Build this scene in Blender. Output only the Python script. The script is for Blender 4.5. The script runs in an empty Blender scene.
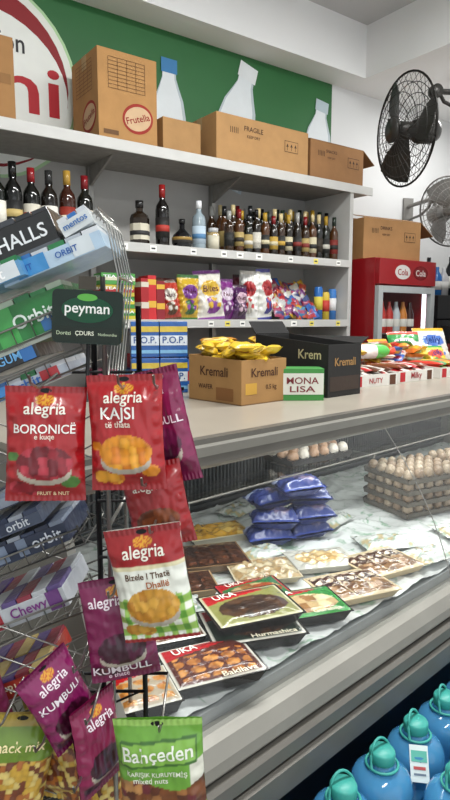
import bpy, math, random
from mathutils import Matrix, Vector, noise
random.seed(7)
R = math.radians
EYE = 1.55
sc = bpy.context.scene
sc.view_settings.view_transform = 'Standard'

def hx(h):
    h = h.lstrip('#')
    r = []
    for i in (0, 2, 4):
        c = int(h[i:i+2], 16)/255
        r.append(c/12.92 if c <= .04045 else ((c+.055)/1.055)**2.4)
    return tuple(r)

# ------------------------------------------------------------ materials
MATS = {}
def mat(name, col='#ffffff', rough=.5, metal=0., vc=False, nz=.08, scale=12., bump=0., bscale=60., trans=0., emis=0., coat=0., spec=.5):
    if name in MATS: return MATS[name]
    m = bpy.data.materials.new(name); m.use_nodes = True
    nt = m.node_tree; bs = nt.nodes['Principled BSDF']
    col = hx(col) if isinstance(col, str) else col
    tc = nt.nodes.new('ShaderNodeTexCoord')
    nt_ = nt.nodes.new('ShaderNodeTexNoise'); nt_.inputs['Scale'].default_value = scale
    nt_.inputs['Detail'].default_value = 4
    nt.links.new(tc.outputs['Object'], nt_.inputs['Vector'])
    mx = nt.nodes.new('ShaderNodeMix'); mx.data_type = 'RGBA'; mx.blend_type = 'MULTIPLY'
    mx.inputs[0].default_value = 1.0
    rp = nt.nodes.new('ShaderNodeValToRGB')
    rp.color_ramp.elements[0].position = .3; rp.color_ramp.elements[1].position = .7
    rp.color_ramp.elements[0].color = (1-nz*2, 1-nz*2, 1-nz*2, 1)
    rp.color_ramp.elements[1].color = (1, 1, 1, 1)
    nt.links.new(nt_.outputs['Fac'], rp.inputs['Fac'])
    if vc:
        at = nt.nodes.new('ShaderNodeAttribute'); at.attribute_name = 'Col'
        nt.links.new(at.outputs['Color'], mx.inputs[6])
    else:
        mx.inputs[6].default_value = (*col, 1)
    nt.links.new(rp.outputs['Color'], mx.inputs[7])
    nt.links.new(mx.outputs[2], bs.inputs['Base Color'])
    bs.inputs['Roughness'].default_value = rough
    bs.inputs['Metallic'].default_value = metal
    bs.inputs['Specular IOR Level'].default_value = spec
    if trans: bs.inputs['Transmission Weight'].default_value = trans
    if coat: bs.inputs['Coat Weight'].default_value = coat; bs.inputs['Coat Roughness'].default_value = .12
    if emis:
        bs.inputs['Emission Color'].default_value = (*col, 1)
        bs.inputs['Emission Strength'].default_value = emis
    if bump:
        n2 = nt.nodes.new('ShaderNodeTexNoise'); n2.inputs['Scale'].default_value = bscale
        nt.links.new(tc.outputs['Object'], n2.inputs['Vector'])
        bp = nt.nodes.new('ShaderNodeBump'); bp.inputs['Strength'].default_value = bump
        bp.inputs['Distance'].default_value = .01
        nt.links.new(n2.outputs['Fac'], bp.inputs['Height'])
        nt.links.new(bp.outputs['Normal'], bs.inputs['Normal'])
    MATS[name] = m
    return m

def glassmat(name, tint=(1, 1, 1), refl=1.0, rough=.02):
    if name in MATS: return MATS[name]
    m = bpy.data.materials.new(name); m.use_nodes = True
    nt = m.node_tree; nt.nodes.clear()
    out = nt.nodes.new('ShaderNodeOutputMaterial')
    tr = nt.nodes.new('ShaderNodeBsdfTransparent'); tr.inputs[0].default_value = (*tint, 1)
    gl = nt.nodes.new('ShaderNodeBsdfGlossy'); gl.inputs['Roughness'].default_value = rough
    ge = nt.nodes.new('ShaderNodeNewGeometry')
    io = nt.nodes.new('ShaderNodeMath'); io.operation = 'MULTIPLY_ADD'
    io.inputs[1].default_value = 1/1.45-1.45; io.inputs[2].default_value = 1.45
    nt.links.new(ge.outputs['Backfacing'], io.inputs[0])
    fr = nt.nodes.new('ShaderNodeFresnel')
    nt.links.new(io.outputs[0], fr.inputs[0])
    mu = nt.nodes.new('ShaderNodeMath'); mu.operation = 'MULTIPLY'; mu.inputs[1].default_value = refl; mu.use_clamp = True
    mx = nt.nodes.new('ShaderNodeMixShader')
    nt.links.new(fr.outputs[0], mu.inputs[0]); nt.links.new(mu.outputs[0], mx.inputs[0])
    nt.links.new(tr.outputs[0], mx.inputs[1]); nt.links.new(gl.outputs[0], mx.inputs[2])
    nt.links.new(mx.outputs[0], out.inputs[0])
    MATS[name] = m
    return m

PAPER = mat('paper_print', vc=True, rough=.62, nz=.03)
PLAST = mat('plastic_print', vc=True, rough=.3, nz=.02, bump=.4, bscale=32, coat=.5)
GLOSS = mat('glossy_print', vc=True, rough=.18, nz=.02)
FILM = mat('film_wrap', vc=True, rough=.2, nz=.03, bump=.5, bscale=40, coat=.8)
FOODM = mat('food', vc=True, rough=.45, nz=.15, scale=80, bump=.4, bscale=150)
CARD = mat('cardboard', vc=True, rough=.8, nz=.06, scale=14, bump=.05)
CHROME = mat('chrome_wire', '#a5a39e', rough=.3, metal=.85)
BLACKW = mat('black_wire', '#1a1a1c', rough=.4, metal=.3)
GLASS = glassmat('clear_glass', (.95, .96, .955), 1.3)
BOTG = mat('dark_bottle_glass', vc=True, rough=.08, nz=.02, spec=.7)

# ------------------------------------------------------------ builder
TXT = {}
def textmesh(s):
    if s in TXT: return TXT[s]
    cu = bpy.data.curves.new('t', 'FONT'); cu.body = s; cu.size = 1; cu.resolution_u = 3; cu.offset = .012
    ob = bpy.data.objects.new('t', cu); sc.collection.objects.link(ob)
    bpy.context.view_layer.update()
    me = bpy.data.meshes.new_from_object(ob)
    vs = [tuple(v.co) for v in me.vertices]; fs = [tuple(p.vertices) for p in me.polygons]
    bpy.data.objects.remove(ob); bpy.data.curves.remove(cu); bpy.data.meshes.remove(me)
    if not vs: vs = [(0, 0, 0), (1, 0, 0), (1, 1, 0)]; fs = [(0, 1, 2)]
    x0 = min(v[0] for v in vs); x1 = max(v[0] for v in vs)
    y0 = min(v[1] for v in vs); y1 = max(v[1] for v in vs)
    TXT[s] = (vs, fs, x0, x1, y0, y1)
    return TXT[s]

FRONT = Matrix(((1, 0, 0, 0), (0, 0, -1, 0), (0, 1, 0, 0), (0, 0, 0, 1)))
LEFT = Matrix(((0, 0, -1, 0), (-1, 0, 0, 0), (0, 1, 0, 0), (0, 0, 0, 1)))
def T(x, y, z): return Matrix.Translation((x, y, z))
def RZ(a): return Matrix.Rotation(R(a), 4, 'Z')
def RX(a): return Matrix.Rotation(R(a), 4, 'X')
def RY(a): return Matrix.Rotation(R(a), 4, 'Y')
def col3(c): return hx(c) if isinstance(c, str) else c

class B:
    def __init__(s): s.v = []; s.f = []; s.m = []; s.sm = []; s.c = []; s.mats = []
    def mi(s, m):
        if m not in s.mats: s.mats.append(m)
        return s.mats.index(m)
    def add(s, vs, fs, m, smooth=False, cols=None, M=None, col=None):
        o = len(s.v)
        for p in vs:
            s.v.append(tuple(M @ Vector(p)) if M is not None else tuple(p))
        if cols: s.c.extend(cols)
        else: s.c.extend([col3(col) if col else (1, 1, 1)]*len(vs))
        k = s.mi(m)
        for f in fs:
            s.f.append(tuple(i+o for i in f)); s.m.append(k); s.sm.append(smooth)
    def box(s, x0, x1, y0, y1, z0, z1, m, col=None, M=None):
        vs = [(x0, y0, z0), (x1, y0, z0), (x1, y1, z0), (x0, y1, z0), (x0, y0, z1), (x1, y0, z1), (x1, y1, z1), (x0, y1, z1)]
        fs = [(0, 3, 2, 1), (4, 5, 6, 7), (0, 1, 5, 4), (1, 2, 6, 5), (2, 3, 7, 6), (3, 0, 4, 7)]
        s.add(vs, fs, m, col=col, M=M)
    def lathe(s, prof, m, col=None, M=None, seg=20, smooth=True):
        vs = []; fs = []
        n = len(prof)
        for r, z in prof:
            for i in range(seg):
                a = 2*math.pi*i/seg
                vs.append((r*math.cos(a), r*math.sin(a), z))
        for j in range(n-1):
            for i in range(seg):
                k = (i+1) % seg
                fs.append((j*seg+i, j*seg+k, (j+1)*seg+k, (j+1)*seg+i))
        if prof[0][0] > 1e-5: fs.append(tuple(range(seg))[::-1])
        if prof[-1][0] > 1e-5: fs.append(tuple((n-1)*seg+i for i in range(seg)))
        s.add(vs, fs, m, smooth, col=col, M=M)
    def tube(s, path, r, m, seg=6, closed=False, col=None, M=None):
        P = [Vector(p) for p in path]; n = len(P); vs = []; fs = []
        up = Vector((0.123, 0.21, 1)).normalized()
        for i, p in enumerate(P):
            if closed: d = P[(i+1) % n]-P[i-1]
            else: d = P[min(i+1, n-1)]-P[max(i-1, 0)]
            d.normalize()
            u = up if abs(d.dot(up)) < .95 else Vector((1, 0.1, 0))
            a = d.cross(u).normalized(); b = d.cross(a)
            for k in range(seg):
                t = 2*math.pi*k/seg
                vs.append(tuple(p+a*(r*math.cos(t))+b*(r*math.sin(t))))
        for i in range(n if closed else n-1):
            j = (i+1) % n
            for k in range(seg):
                l = (k+1) % seg
                fs.append((i*seg+k, i*seg+l, j*seg+l, j*seg+k))
        if not closed:
            fs.append(tuple(range(seg))); fs.append(tuple((n-1)*seg+k for k in range(seg))[::-1])
        s.add(vs, fs, m, True, col=col, M=M)
    def ell(s, c, r, m, col=None, seg=10, rings=7, M=None):
        vs = [(c[0], c[1], c[2]-r[2])]; fs = []
        for j in range(1, rings):
            ph = -math.pi/2+math.pi*j/rings
            for i in range(seg):
                a = 2*math.pi*i/seg
                vs.append((c[0]+r[0]*math.cos(ph)*math.cos(a), c[1]+r[1]*math.cos(ph)*math.sin(a), c[2]+r[2]*math.sin(ph)))
        vs.append((c[0], c[1], c[2]+r[2])); L = len(vs)-1
        for i in range(seg):
            k = (i+1) % seg
            fs.append((0, 1+k, 1+i)); fs.append((L, L-seg+i, L-seg+k))
            for j in range(rings-2):
                fs.append((1+j*seg+i, 1+j*seg+k, 1+(j+1)*seg+k, 1+(j+1)*seg+i))
        s.add(vs, fs, m, True, col=col, M=M)
    def pillow(s, w, h, t, m, col, M, col2=None, n=8):
        sd = random.random()*50
        for side in (-1, 1):
            vs = []; cs = []
            for j in range(n+1):
                for i in range(n+1):
                    u, v = i/n, j/n
                    k = (max(0, 1-(2*u-1)**4)*max(0, 1-(2*v-1)**4))**.7
                    y = side*(t/2*k+.0003)+noise.noise(Vector((u*4+sd, v*4, sd)))*t*.25*k
                    vs.append(((u-.5)*w, y, (v-.5)*h))
                    cc = col3(col)
                    if col2 and .25 < v < .62 and .12 < u < .88: cc = col3(col2)
                    cs.append(cc)
            fs = []
            for j in range(n):
                for i in range(n):
                    q = (j*(n+1)+i, j*(n+1)+i+1, (j+1)*(n+1)+i+1, (j+1)*(n+1)+i)
                    fs.append(q if side < 0 else q[::-1])
            s.add(vs, fs, m, True, cols=cs, M=M)
    def poly(s, pts, m, col=None, M=None, z=0.):
        s.add([(p[0], p[1], z) for p in pts], [tuple(range(len(pts)))], m, col=col, M=M)
    def disc(s, cx, cy, rx, ry, m, col=None, M=None, z=0., n=36, rot=0.):
        pts = []
        for i in range(n):
            a = 2*math.pi*i/n
            x = rx*math.cos(a); y = ry*math.sin(a)
            pts.append((cx+x*math.cos(rot)-y*math.sin(rot), cy+x*math.sin(rot)+y*math.cos(rot)))
        s.poly(pts, m, col, M, z)
    def rect(s, cx, cy, w, h, m, col=None, M=None, z=0.):
        s.poly([(cx-w/2, cy-h/2), (cx+w/2, cy-h/2), (cx+w/2, cy+h/2), (cx-w/2, cy+h/2)], m, col, M, z)
    def text(s, st, cx, cy, m, col=None, M=None, w=None, h=None, fn=None, z=0., rot=0., maxh=None):
        vs, fs, x0, x1, y0, y1 = textmesh(st)
        k = w/(x1-x0) if w else h/(y1-y0)
        ky = k
        if w and h: ky = h/(y1-y0)
        elif w and maxh and (y1-y0)*k > maxh: ky = maxh/(y1-y0)
        out = []
        for p in vs:
            x = (p[0]-(x0+x1)/2)*k; y = (p[1]-(y0+y1)/2)*ky
            X = cx+x*math.cos(rot)-y*math.sin(rot); Y = cy+x*math.sin(rot)+y*math.cos(rot)
            out.append(tuple(fn(X, Y)) if fn else (X, Y, z))
        s.add(out, fs, m, col=col, M=M)
    def extr(s, prof, x0, x1, m, col=None, M=None, smooth=False):
        n = len(prof)
        vs = [(x0, p[0], p[1]) for p in prof]+[(x1, p[0], p[1]) for p in prof]
        fs = [(i, (i+1) % n, n+(i+1) % n, n+i) for i in range(n)]
        fs.append(tuple(range(n))[::-1]); fs.append(tuple(range(n, 2*n)))
        s.add(vs, fs, m, smooth, col=col, M=M)
    def done(s, name, M=None, bevel=0., seg=2, recalc=True):
        me = bpy.data.meshes.new(name)
        me.from_pydata(s.v, [], s.f)
        for m in s.mats: me.materials.append(m)
        me.polygons.foreach_set('material_index', s.m)
        me.polygons.foreach_set('use_smooth', s.sm)
        ca = me.color_attributes.new('Col', 'FLOAT_COLOR', 'POINT')
        fl = []
        for c in s.c: fl.extend((c[0], c[1], c[2], 1.0))
        ca.data.foreach_set('color', fl)
        me.update()
        ob = bpy.data.objects.new(name, me)
        sc.collection.objects.link(ob)
        if M is not None: ob.matrix_world = M
        if bevel:
            md = ob.modifiers.new('bevel', 'BEVEL'); md.width = bevel; md.segments = seg
            md.limit_method = 'ANGLE'; md.angle_limit = R(50)
        return ob

CASE = T(.56, .83, EYE) @ RZ(7)
RACK = T(.470, .647, EYE) @ RZ(-36)

# ------------------------------------------------------------ room shell
WALLW = mat('white_wall_paint', '#dcdddd', rough=.8, nz=.03, scale=2)
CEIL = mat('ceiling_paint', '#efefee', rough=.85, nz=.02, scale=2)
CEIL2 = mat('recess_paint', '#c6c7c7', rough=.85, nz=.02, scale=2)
GREEN = mat('green_mural', '#266834', rough=.55, nz=.06, scale=3)
PANEL = mat('shelf_back_panel', '#b0aeaa', rough=.7, nz=.05, scale=4)

def floor_mat():
    m = mat('floor_tiles', '#8d8a84', rough=.4, nz=.1)
    nt = m.node_tree; bs = nt.nodes['Principled BSDF']
    br = nt.nodes.new('ShaderNodeTexBrick'); br.offset = 0
    br.inputs['Scale'].default_value = 1; br.inputs['Brick Width'].default_value = .4; br.inputs['Row Height'].default_value = .4
    br.inputs['Mortar Size'].default_value = .005
    br.inputs['Color1'].default_value = (*hx('#96928a'), 1); br.inputs['Color2'].default_value = (*hx('#8c8981'), 1)
    br.inputs['Mortar'].default_value = (*hx('#5c5954'), 1)
    tc = nt.nodes.new('ShaderNodeTexCoord')
    nt.links.new(tc.outputs['Object'], br.inputs['Vector']); nt.links.new(br.outputs['Color'], bs.inputs['Base Color'])
    return m
b = B(); b.box(-1.6, 4.8, -2.2, 3.2, -.1, 0, floor_mat()); b.done('floor')
b = B()
b.box(-1.6, 3.06, 3.0, 3.15, 0, 2.33, PANEL); b.box(-1.6, 3.06, 3.0, 3.15, 2.33, 3.1, GREEN)
b.box(3.06, 4.7, 3.0, 3.15, 0, 3.1, WALLW); b.box(-1.6, 3.36, 3.0, 3.15, 3.1, 3.42, WALLW)
b.done('wall_back')
b = B(); b.box(-1.7, -1.6, -2.2, 3.15, 0, 3.42, WALLW); b.done('wall_left')
b = B(); b.box(3.36, 3.5, -2.2, 2.12, 0, 3.1, WALLW); b.box(3.5, 4.7, 2.0, 2.12, 0, 3.1, WALLW); b.box(4.6, 4.7, 2.12, 3.0, 0, 3.1, WALLW); b.done('wall_right')
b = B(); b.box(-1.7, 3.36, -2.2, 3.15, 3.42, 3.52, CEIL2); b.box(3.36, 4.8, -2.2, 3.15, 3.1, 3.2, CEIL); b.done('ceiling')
b = B(); b.box(-1.6, 3.16, 2.80, 3.0, 3.1, 3.42, CEIL); b.done('trim_1')
b = B(); b.box(3.16, 3.36, -2.2, 3.0, 3.1, 3.42, CEIL); b.done('trim_2')

# mural sign on the green wall
b = B()
MW = T(0, 2.996, 0) @ FRONT
b.disc(.82, 2.66, .45, .45, PAPER, '#b5d7a6', MW, 0)
b.disc(.82, 2.66, .435, .435, PAPER, '#e9ece4', MW, .0008)
b.disc(.82, 2.66, .40, .40, PAPER, '#8e1820', MW, .0016)
b.disc(.82, 2.62, .395, .345, PAPER, '#eef0ea', MW, .0024)
b.text('Albanian', .55, 2.84, PAPER, '#2c2a2c', MW, h=.08, z=.0032)
b.text('tion', .93, 2.83, PAPER, '#2c2a2c', MW, w=.16, h=.08, z=.0036)
b.text('ni', 1.03, 2.64, PAPER, '#b51222', MW, w=.29, h=.22, z=.0034)
b.text('Ve', .64, 2.64, PAPER, '#b51222', MW, w=.3, h=.22, z=.0034)
b.done('wall_sign_decal')
b = B()
def milk(cx, z0, h, wd, cap, tilt):
    k = wd
    prof = [(-1, 0), (1, 0), (1.03, .25), (1.0, .52), (.85, .66), (.60, .76), (.42, .84), (.40, .92), (-.40, .92), (-.42, .84), (-.60, .76), (-.85, .66), (-1.0, .52), (-1.03, .25)]
    c, s_ = math.cos(tilt), math.sin(tilt)
    def tr(x, y, zz=0):
        x *= k; y *= h
        return (cx+x*c-y*s_, z0+x*s_+y*c)
    b.poly([tr(x, y) for x, y in prof], PAPER, '#b9c6cc', MW, .001)
    b.poly([tr(x*.86-.05, y*.98+.008) for x, y in prof], PAPER, '#e3e9ec', MW, .0018)
    b.poly([tr(*p) for p in ((-.48, .88), (.48, .88), (.48, 1), (-.48, 1))], PAPER, cap, MW, .0026)
milk(1.80, 2.35, .61, .105, '#3c7fb6', .0); milk(2.16, 2.34, .74, .14, '#e4e8ea', -.27); milk(2.90, 2.4, .58, .12, '#b9c9d0', -.12)
b.done('milk_bottle_mural')

# ------------------------------------------------------------ wall shelves
SH = mat('shelf_laminate', '#c2c1bd', rough=.45, nz=.04)
SHD = mat('shelf_board_grey', '#8f8b84', rough=.5, nz=.12, scale=30)  # mottled darker grey for the top board and its brackets
b = B()
b.box(.2, 3.02, 2.60, 2.998, 2.325, 2.36, SHD); b.box(.2, 3.02, 2.59, 2.60, 2.315, 2.365, SH)
for z in (1.91, 1.55, 1.17, .75, .3):
    b.box(.2, 2.83, 2.60, 2.998, z-.03, z, SH); b.box(.2, 2.83, 2.59, 2.60, z-.04, z+.003, SH)
b.box(2.83, 2.86, 2.60, 2.998, 0, 2.325, SH)
b.box(.17, .2, 2.60, 2.998, 0, 2.325, SH)
for x in (1.30, 2.06):
    b.box(x, x+.03, 2.965, 2.998, 0, 2.325, CHROME)
    b.extr([(2.70, 2.325), (2.98, 2.325), (2.98, 2.22)], x+.005, x+.02, SHD)
for z in (1.91, 1.55):
    x = 1.3
    while x < 2.78:
        b.rect(x, z-.019, random.choice((.035, .045)), .028, PAPER, random.choice(('#f0efe8', '#f0efe8', '#e8d860')), T(0, 2.589, 0) @ FRONT)
        b.rect(x, z-.019, .022, .008, PAPER, '#3a3a3c', T(0, 2.5885, 0) @ FRONT)
        x += random.uniform(.09, .26)
b.done('wall_shelf', bevel=.002)

# ------------------------------------------------------------ cardboard boxes
def carton(name, x0, x1, y0, y1, z0, h, col='#a67c4f', rz=0, logo=None, label=None, flaps=False, dark=False, band=None):
    w = x1-x0; d = y1-y0; b = B()
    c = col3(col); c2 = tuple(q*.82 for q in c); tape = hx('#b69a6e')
    if not flaps:
        b.box(-w/2, w/2, -d/2, d/2, 0, h, CARD, c)
        b.box(-w/2-.0008, w/2+.0008, -.025, .025, h-.06, h+.0012, CARD, tape)
        b.box(-w/2+.002, w/2-.002, -.0015, .0015, h, h+.0016, CARD, c2)
    else:
        t = .005
        b.box(-w/2, w/2, -d/2, -d/2+t, 0, h, CARD, c); b.box(-w/2, w/2, d/2-t, d/2, 0, h, CARD, c)
        b.box(-w/2, -w/2+t, -d/2+t, d/2-t, 0, h, CARD, c); b.box(w/2-t, w/2, -d/2+t, d/2-t, 0, h, CARD, c)
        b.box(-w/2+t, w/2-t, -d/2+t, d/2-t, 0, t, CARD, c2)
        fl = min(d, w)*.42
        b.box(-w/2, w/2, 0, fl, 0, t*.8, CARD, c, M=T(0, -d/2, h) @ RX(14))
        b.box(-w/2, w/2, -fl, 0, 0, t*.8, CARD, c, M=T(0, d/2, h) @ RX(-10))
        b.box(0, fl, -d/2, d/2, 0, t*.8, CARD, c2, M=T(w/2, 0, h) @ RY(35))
    Ff = T(0, -d/2-.001, 0) @ FRONT; Fl = T(-w/2-.001, 0, 0) @ LEFT
    if logo:
        for F, L in ((Ff, w), (Fl, d)):
            b.disc(L*.16, h*.30, L*.27, h*.17, CARD, '#96281c', F, .0, rot=.3)
            b.disc(L*.16, h*.30, L*.235, h*.135, CARD, '#c8a884', F, .0006, rot=.3)
            b.text(logo, L*.16, h*.30, CARD, '#8a1c14', F, w=L*.42, z=.0012, rot=.3)
            for i in range(9):
                b.rect(-L*.02, h*(.92-.042*i), L*.62, .0022, CARD, '#6b4a2b', F, .0006)
            for i in range(5):
                b.rect(-L*.33+L*.155*i, h*.75, .0022, h*.34, CARD, '#6b4a2b', F, .0006)
            b.rect(-L*.3, h*.1, L*.25, .02, CARD, '#6b4a2b', F, .0006)
    if label:
        b.text(label, -w*.12, h*.78, CARD, '#4c3220', Ff, w=w*.20, z=0)
        b.text('KEEP DRY', -w*.12, h*.62, CARD, '#4c3220', Ff, w=w*.14, z=0)
        for i in range(5):
            b.rect(-w*.36+i*.012, h*.7, .004, .03, CARD, '#3d2818', Ff, 0)
        b.rect(w*.3, h*.6, .10, .06, CARD, '#3d2818', Ff, 0); b.rect(w*.3, h*.6, .094, .054, CARD, c, Ff, .0005)
        for k in (-1, 0, 1):
            b.poly([(w*.3+k*.03-.009, h*.6-.002), (w*.3+k*.03+.009, h*.6-.002), (w*.3+k*.03, h*.6+.016)], CARD, '#3d2818', Ff, .001)
            b.rect(w*.3+k*.03, h*.6-.012, .003, .018, CARD, '#3d2818', Ff, .001)
    if band:
        b.rect(0, h*.5, w*.9, h*.12, CARD, band, Ff, 0)
    return b.done(name, T((x0+x1)/2, (y0+y1)/2, z0) @ RZ(rz), bevel=.0015)

carton('cardboard_box', 1.21, 1.51, 2.63, 2.92, 2.362, .395, '#ae814c', logo='Frutella')
carton('cardboard_box', .54, .84, 2.63, 2.92, 2.362, .33, '#a07444', band='#8b6338')
carton('cardboard_box', 1.56, 1.78, 2.66, 2.90, 2.362, .17, '#ab8252')
carton('cardboard_box', 1.85, 2.49, 2.62, 2.93, 2.362, .24, '#b08655', label='FRAGILE')
carton('cardboard_box', 2.52, 2.97, 2.63, 2.93, 2.362, .22, '#94693f', flaps=True, label='SNACKS')

# ------------------------------------------------------------ bottles
def bottle(name, x, y, z, h, r, kind='wine', glass='#0d120c', label='#e8e2d0', cap='#5b1016', lab2=None):
    b = B(); g = col3(glass)
    if kind == 'wine':
        p = [(0, 0), (r*.9, 0), (r, h*.02), (r, h*.60), (r*.9, h*.67), (r*.42, h*.76), (r*.38, h*.97), (r*.43, h*.975), (r*.43, h), (0, h)]
        lz = (.16, .48); cz = (.80, 1.003); cr = .46
    elif kind == 'whisky':
        p = [(0, 0), (r*.95, 0), (r, h*.02), (r, h*.62), (r*.85, h*.71), (r*.38, h*.78), (r*.34, h*.9), (r*.34, h), (0, h)]
        lz = (.14, .5); cz = (.86, 1.02); cr = .42
    elif kind == 'round':
        p = [(0, 0), (r*.6, 0), (r*.95, h*.12), (r, h*.3), (r*.9, h*.48), (r*.4, h*.64), (r*.26, h*.7), (r*.26, h), (0, h)]
        lz = (.2, .4); cz = (.88, 1.02); cr = .32
    else:
        p = [(0, 0), (r, 0), (r, h*.75), (r*.8, h*.82), (r*.8, h), (0, h)]
        lz = (.1, .7); cz = (.84, 1.02); cr = .84
    seg = 8 if kind == 'whisky' and r > .042 else 20
    b.lathe(p, BOTG, g, seg=seg, smooth=seg > 8)
    rr = 1.012 if kind != 'round' else 1.02
    b.lathe([(r*rr, h*lz[0]), (r*rr, h*lz[1])], PAPER, label, seg=seg, smooth=seg > 8)
    if lab2: b.lathe([(r*rr*1.008, h*(lz[0]+.1)), (r*rr*1.008, h*(lz[0]+.2))], PAPER, lab2, seg=seg)
    b.lathe([(r*cr, h*cz[0]), (r*cr, h*cz[1]), (0, h*cz[1]+.0005)], GLOSS, cap, seg=16)
    return b.done(name, T(x, y, z) @ RZ(22.5+random.random()*20*(seg > 8)))
Z2 = 1.912
for x, h, g, l, c, l2 in ((.70, .30, '#14180f', '#e2ddcd', '#1a1a1a', None), (.775, .30, '#0d110c', '#ece8dc', '#222222', None),
                          (.845, .315, '#0c0d0c', '#1b1b1b', '#111111', '#c8b070'), (.925, .30, '#0e0f0d', '#d8d2c2', '#8a1c22', '#a02020'),
                          (1.005, .30, '#1a1510', '#e6e2d8', '#2b2b2b', '#3c5c34'), (1.09, .31, '#3a1a0e', '#8e2a1c', '#b08a3a', '#e8dcc0'),
                          (1.175, .30, '#131510', '#e3d9c6', '#7d1a20', None)):
    bottle('wine_bottle', x, 2.73, Z2, h, .037, 'wine', g, l, c, l2)
bottle('liqueur_bottle', 1.455, 2.72, Z2, .215, .048, 'whisky', '#251a10', '#cfc9b4', '#1c1c1c', '#2c2c2c')
bottle('wine_bottle', 1.585, 2.72, Z2, .31, .035, 'wine', '#120e0c', '#1d1a18', '#8d1c1c', '#b0352a')
bottle('liqueur_bottle', 1.695, 2.71, Z2, .15, .052, 'round', '#101013', '#33302c', '#1d1d1d', '#a08040')
bottle('vodka_bottle', 1.80, 2.71, Z2, .25, .036, 'whisky', '#8f9ea6', '#b7c9d6', '#e6e8ea', '#4f7ea6')
bottle('preserve_jar', 1.885, 2.70, Z2, .12, .032, 'jar', '#a58f62', '#c9c2ac', '#c0c0c0')
gl = ['#14150f', '#1e160e', '#33200f', '#181a12', '#4c2c12', '#0f100e']
lb = ['#c9bf9e', '#b9963c', '#cac6ba', '#7f2a22', '#94641f', '#20201e', '#30281e', '#a8925a']
cp = ['#17181a', '#b08c30', '#7c1a1e', '#cbb98a', '#222e24', '#a0a09c']
xx = 1.98
while xx < 2.79:
    k = random.choice(('wine', 'whisky', 'wine'))
    h = .21+.07*((xx-1.98)/.8)+random.uniform(-.02, .03)
    bottle('spirit_bottle', xx, 2.68+random.uniform(-.008, .008), Z2, h, .0265, k, random.choice(gl), random.choice(lb), random.choice(cp), random.choice(lb))
    bottle('spirit_bottle', xx+.028, 2.77, Z2, h+.04, .0275, 'wine', random.choice(gl), random.choice(lb), random.choice(cp))
    bottle('spirit_bottle', xx+.005, 2.86, Z2, h+.05, .0275, 'wine', random.choice(gl), random.choice(lb), random.choice(cp))
    xx += .061

# ------------------------------------------------------------ painted bag
def pile(u, v, n, cols, seed=0, asp=1.4):
    x = u*n; y = v*n*asp; best = 9; bc = cols[0]
    ix, iy = int(math.floor(x)), int(math.floor(y))
    for dx in (-1, 0, 1):
        for dy in (-1, 0, 1):
            a = ix+dx; c = iy+dy
            h = noise.cell_vector(Vector((a+.5+seed, c+.5, seed*.37)))
            px = a+.5+(h[0]-.5)*.6; py = c+.5+(h[1]-.5)*.6
            d = (x-px)**2+(y-py)**2
            if d < best: best = d; bc = cols[int(abs(h[2])*97) % len(cols)]
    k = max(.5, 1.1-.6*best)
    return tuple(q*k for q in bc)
def inE(u, v, cu, cv, ru, rv): return ((u-cu)/ru)**2+((v-cv)/rv)**2 < 1

def bag(name, M, W, H, cf, texts=(), thick=.016, res=(60, 84), seed=0, wr=.0024, matf=None, hole=True):
    matf = matf or PLAST
    b = B(); nu, nv = res
    def surf(u, v, off=0., side=-1):
        e = min(v, 1-v)
        tv = min(1., max(0., (e-.035)/.22)); tv = tv*tv*(3-2*tv)
        tu = max(0., 1-(2*u-1)**4)**.8
        t = thick*(.12*tu+tu*tv*(1-.25*(v-.4)))
        x = (u-.5)*W*(1-.05*math.sin(math.pi*v)*(1 if W < .3 else 0))
        n = noise.noise(Vector((u*4+seed*3.1, v*5, seed)))+.6*noise.noise(Vector((u*13+seed, v*8, seed+4)))
        edge = math.exp(-((min(u, 1-u)-.07)/.06)**2)*math.sin(v*46+seed)*.5
        n += edge
        yy = side*(t*.9+.0005)+n*wr*(1 if side < 0 else -1)*(.3+tv)
        if e < .05: yy += .0007*math.sin(u*90)
        return Vector((x, yy-off if side < 0 else yy, (v-.5)*H))
    for side in (-1, 1):
        a, c = (nu, nv) if side < 0 else (12, 18)
        vs = []; cs = []
        for j in range(c+1):
            for i in range(a+1):
                u, v = i/a, j/c
                vs.append(tuple(surf(u, v, 0, side)))
                cs.append(cf(u, v) if side < 0 else cf(.02, .6))
        fs = []
        for j in range(c):
            for i in range(a):
                q = (j*(a+1)+i, j*(a+1)+i+1, (j+1)*(a+1)+i+1, (j+1)*(a+1)+i)
                fs.append(q if side < 0 else q[::-1])
        b.add(vs, fs, matf, True, cols=cs)
    for t in texts:
        st, u0, v0, w, c = t[:5]; rot = t[5] if len(t) > 5 else 0; mh = t[6] if len(t) > 6 else None
        b.text(st, (u0-.5)*W, (v0-.5)*H, GLOSS, c, w=w*W, fn=lambda X, Y: surf(X/W+.5, Y/H+.5, .0011), rot=rot, maxh=mh)
    if hole:
        b.disc(0, H*.465, W*.07, W*.03, BLACKW, None, T(0, -.0032, 0) @ FRONT)
    return b.done(name, M)

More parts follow.
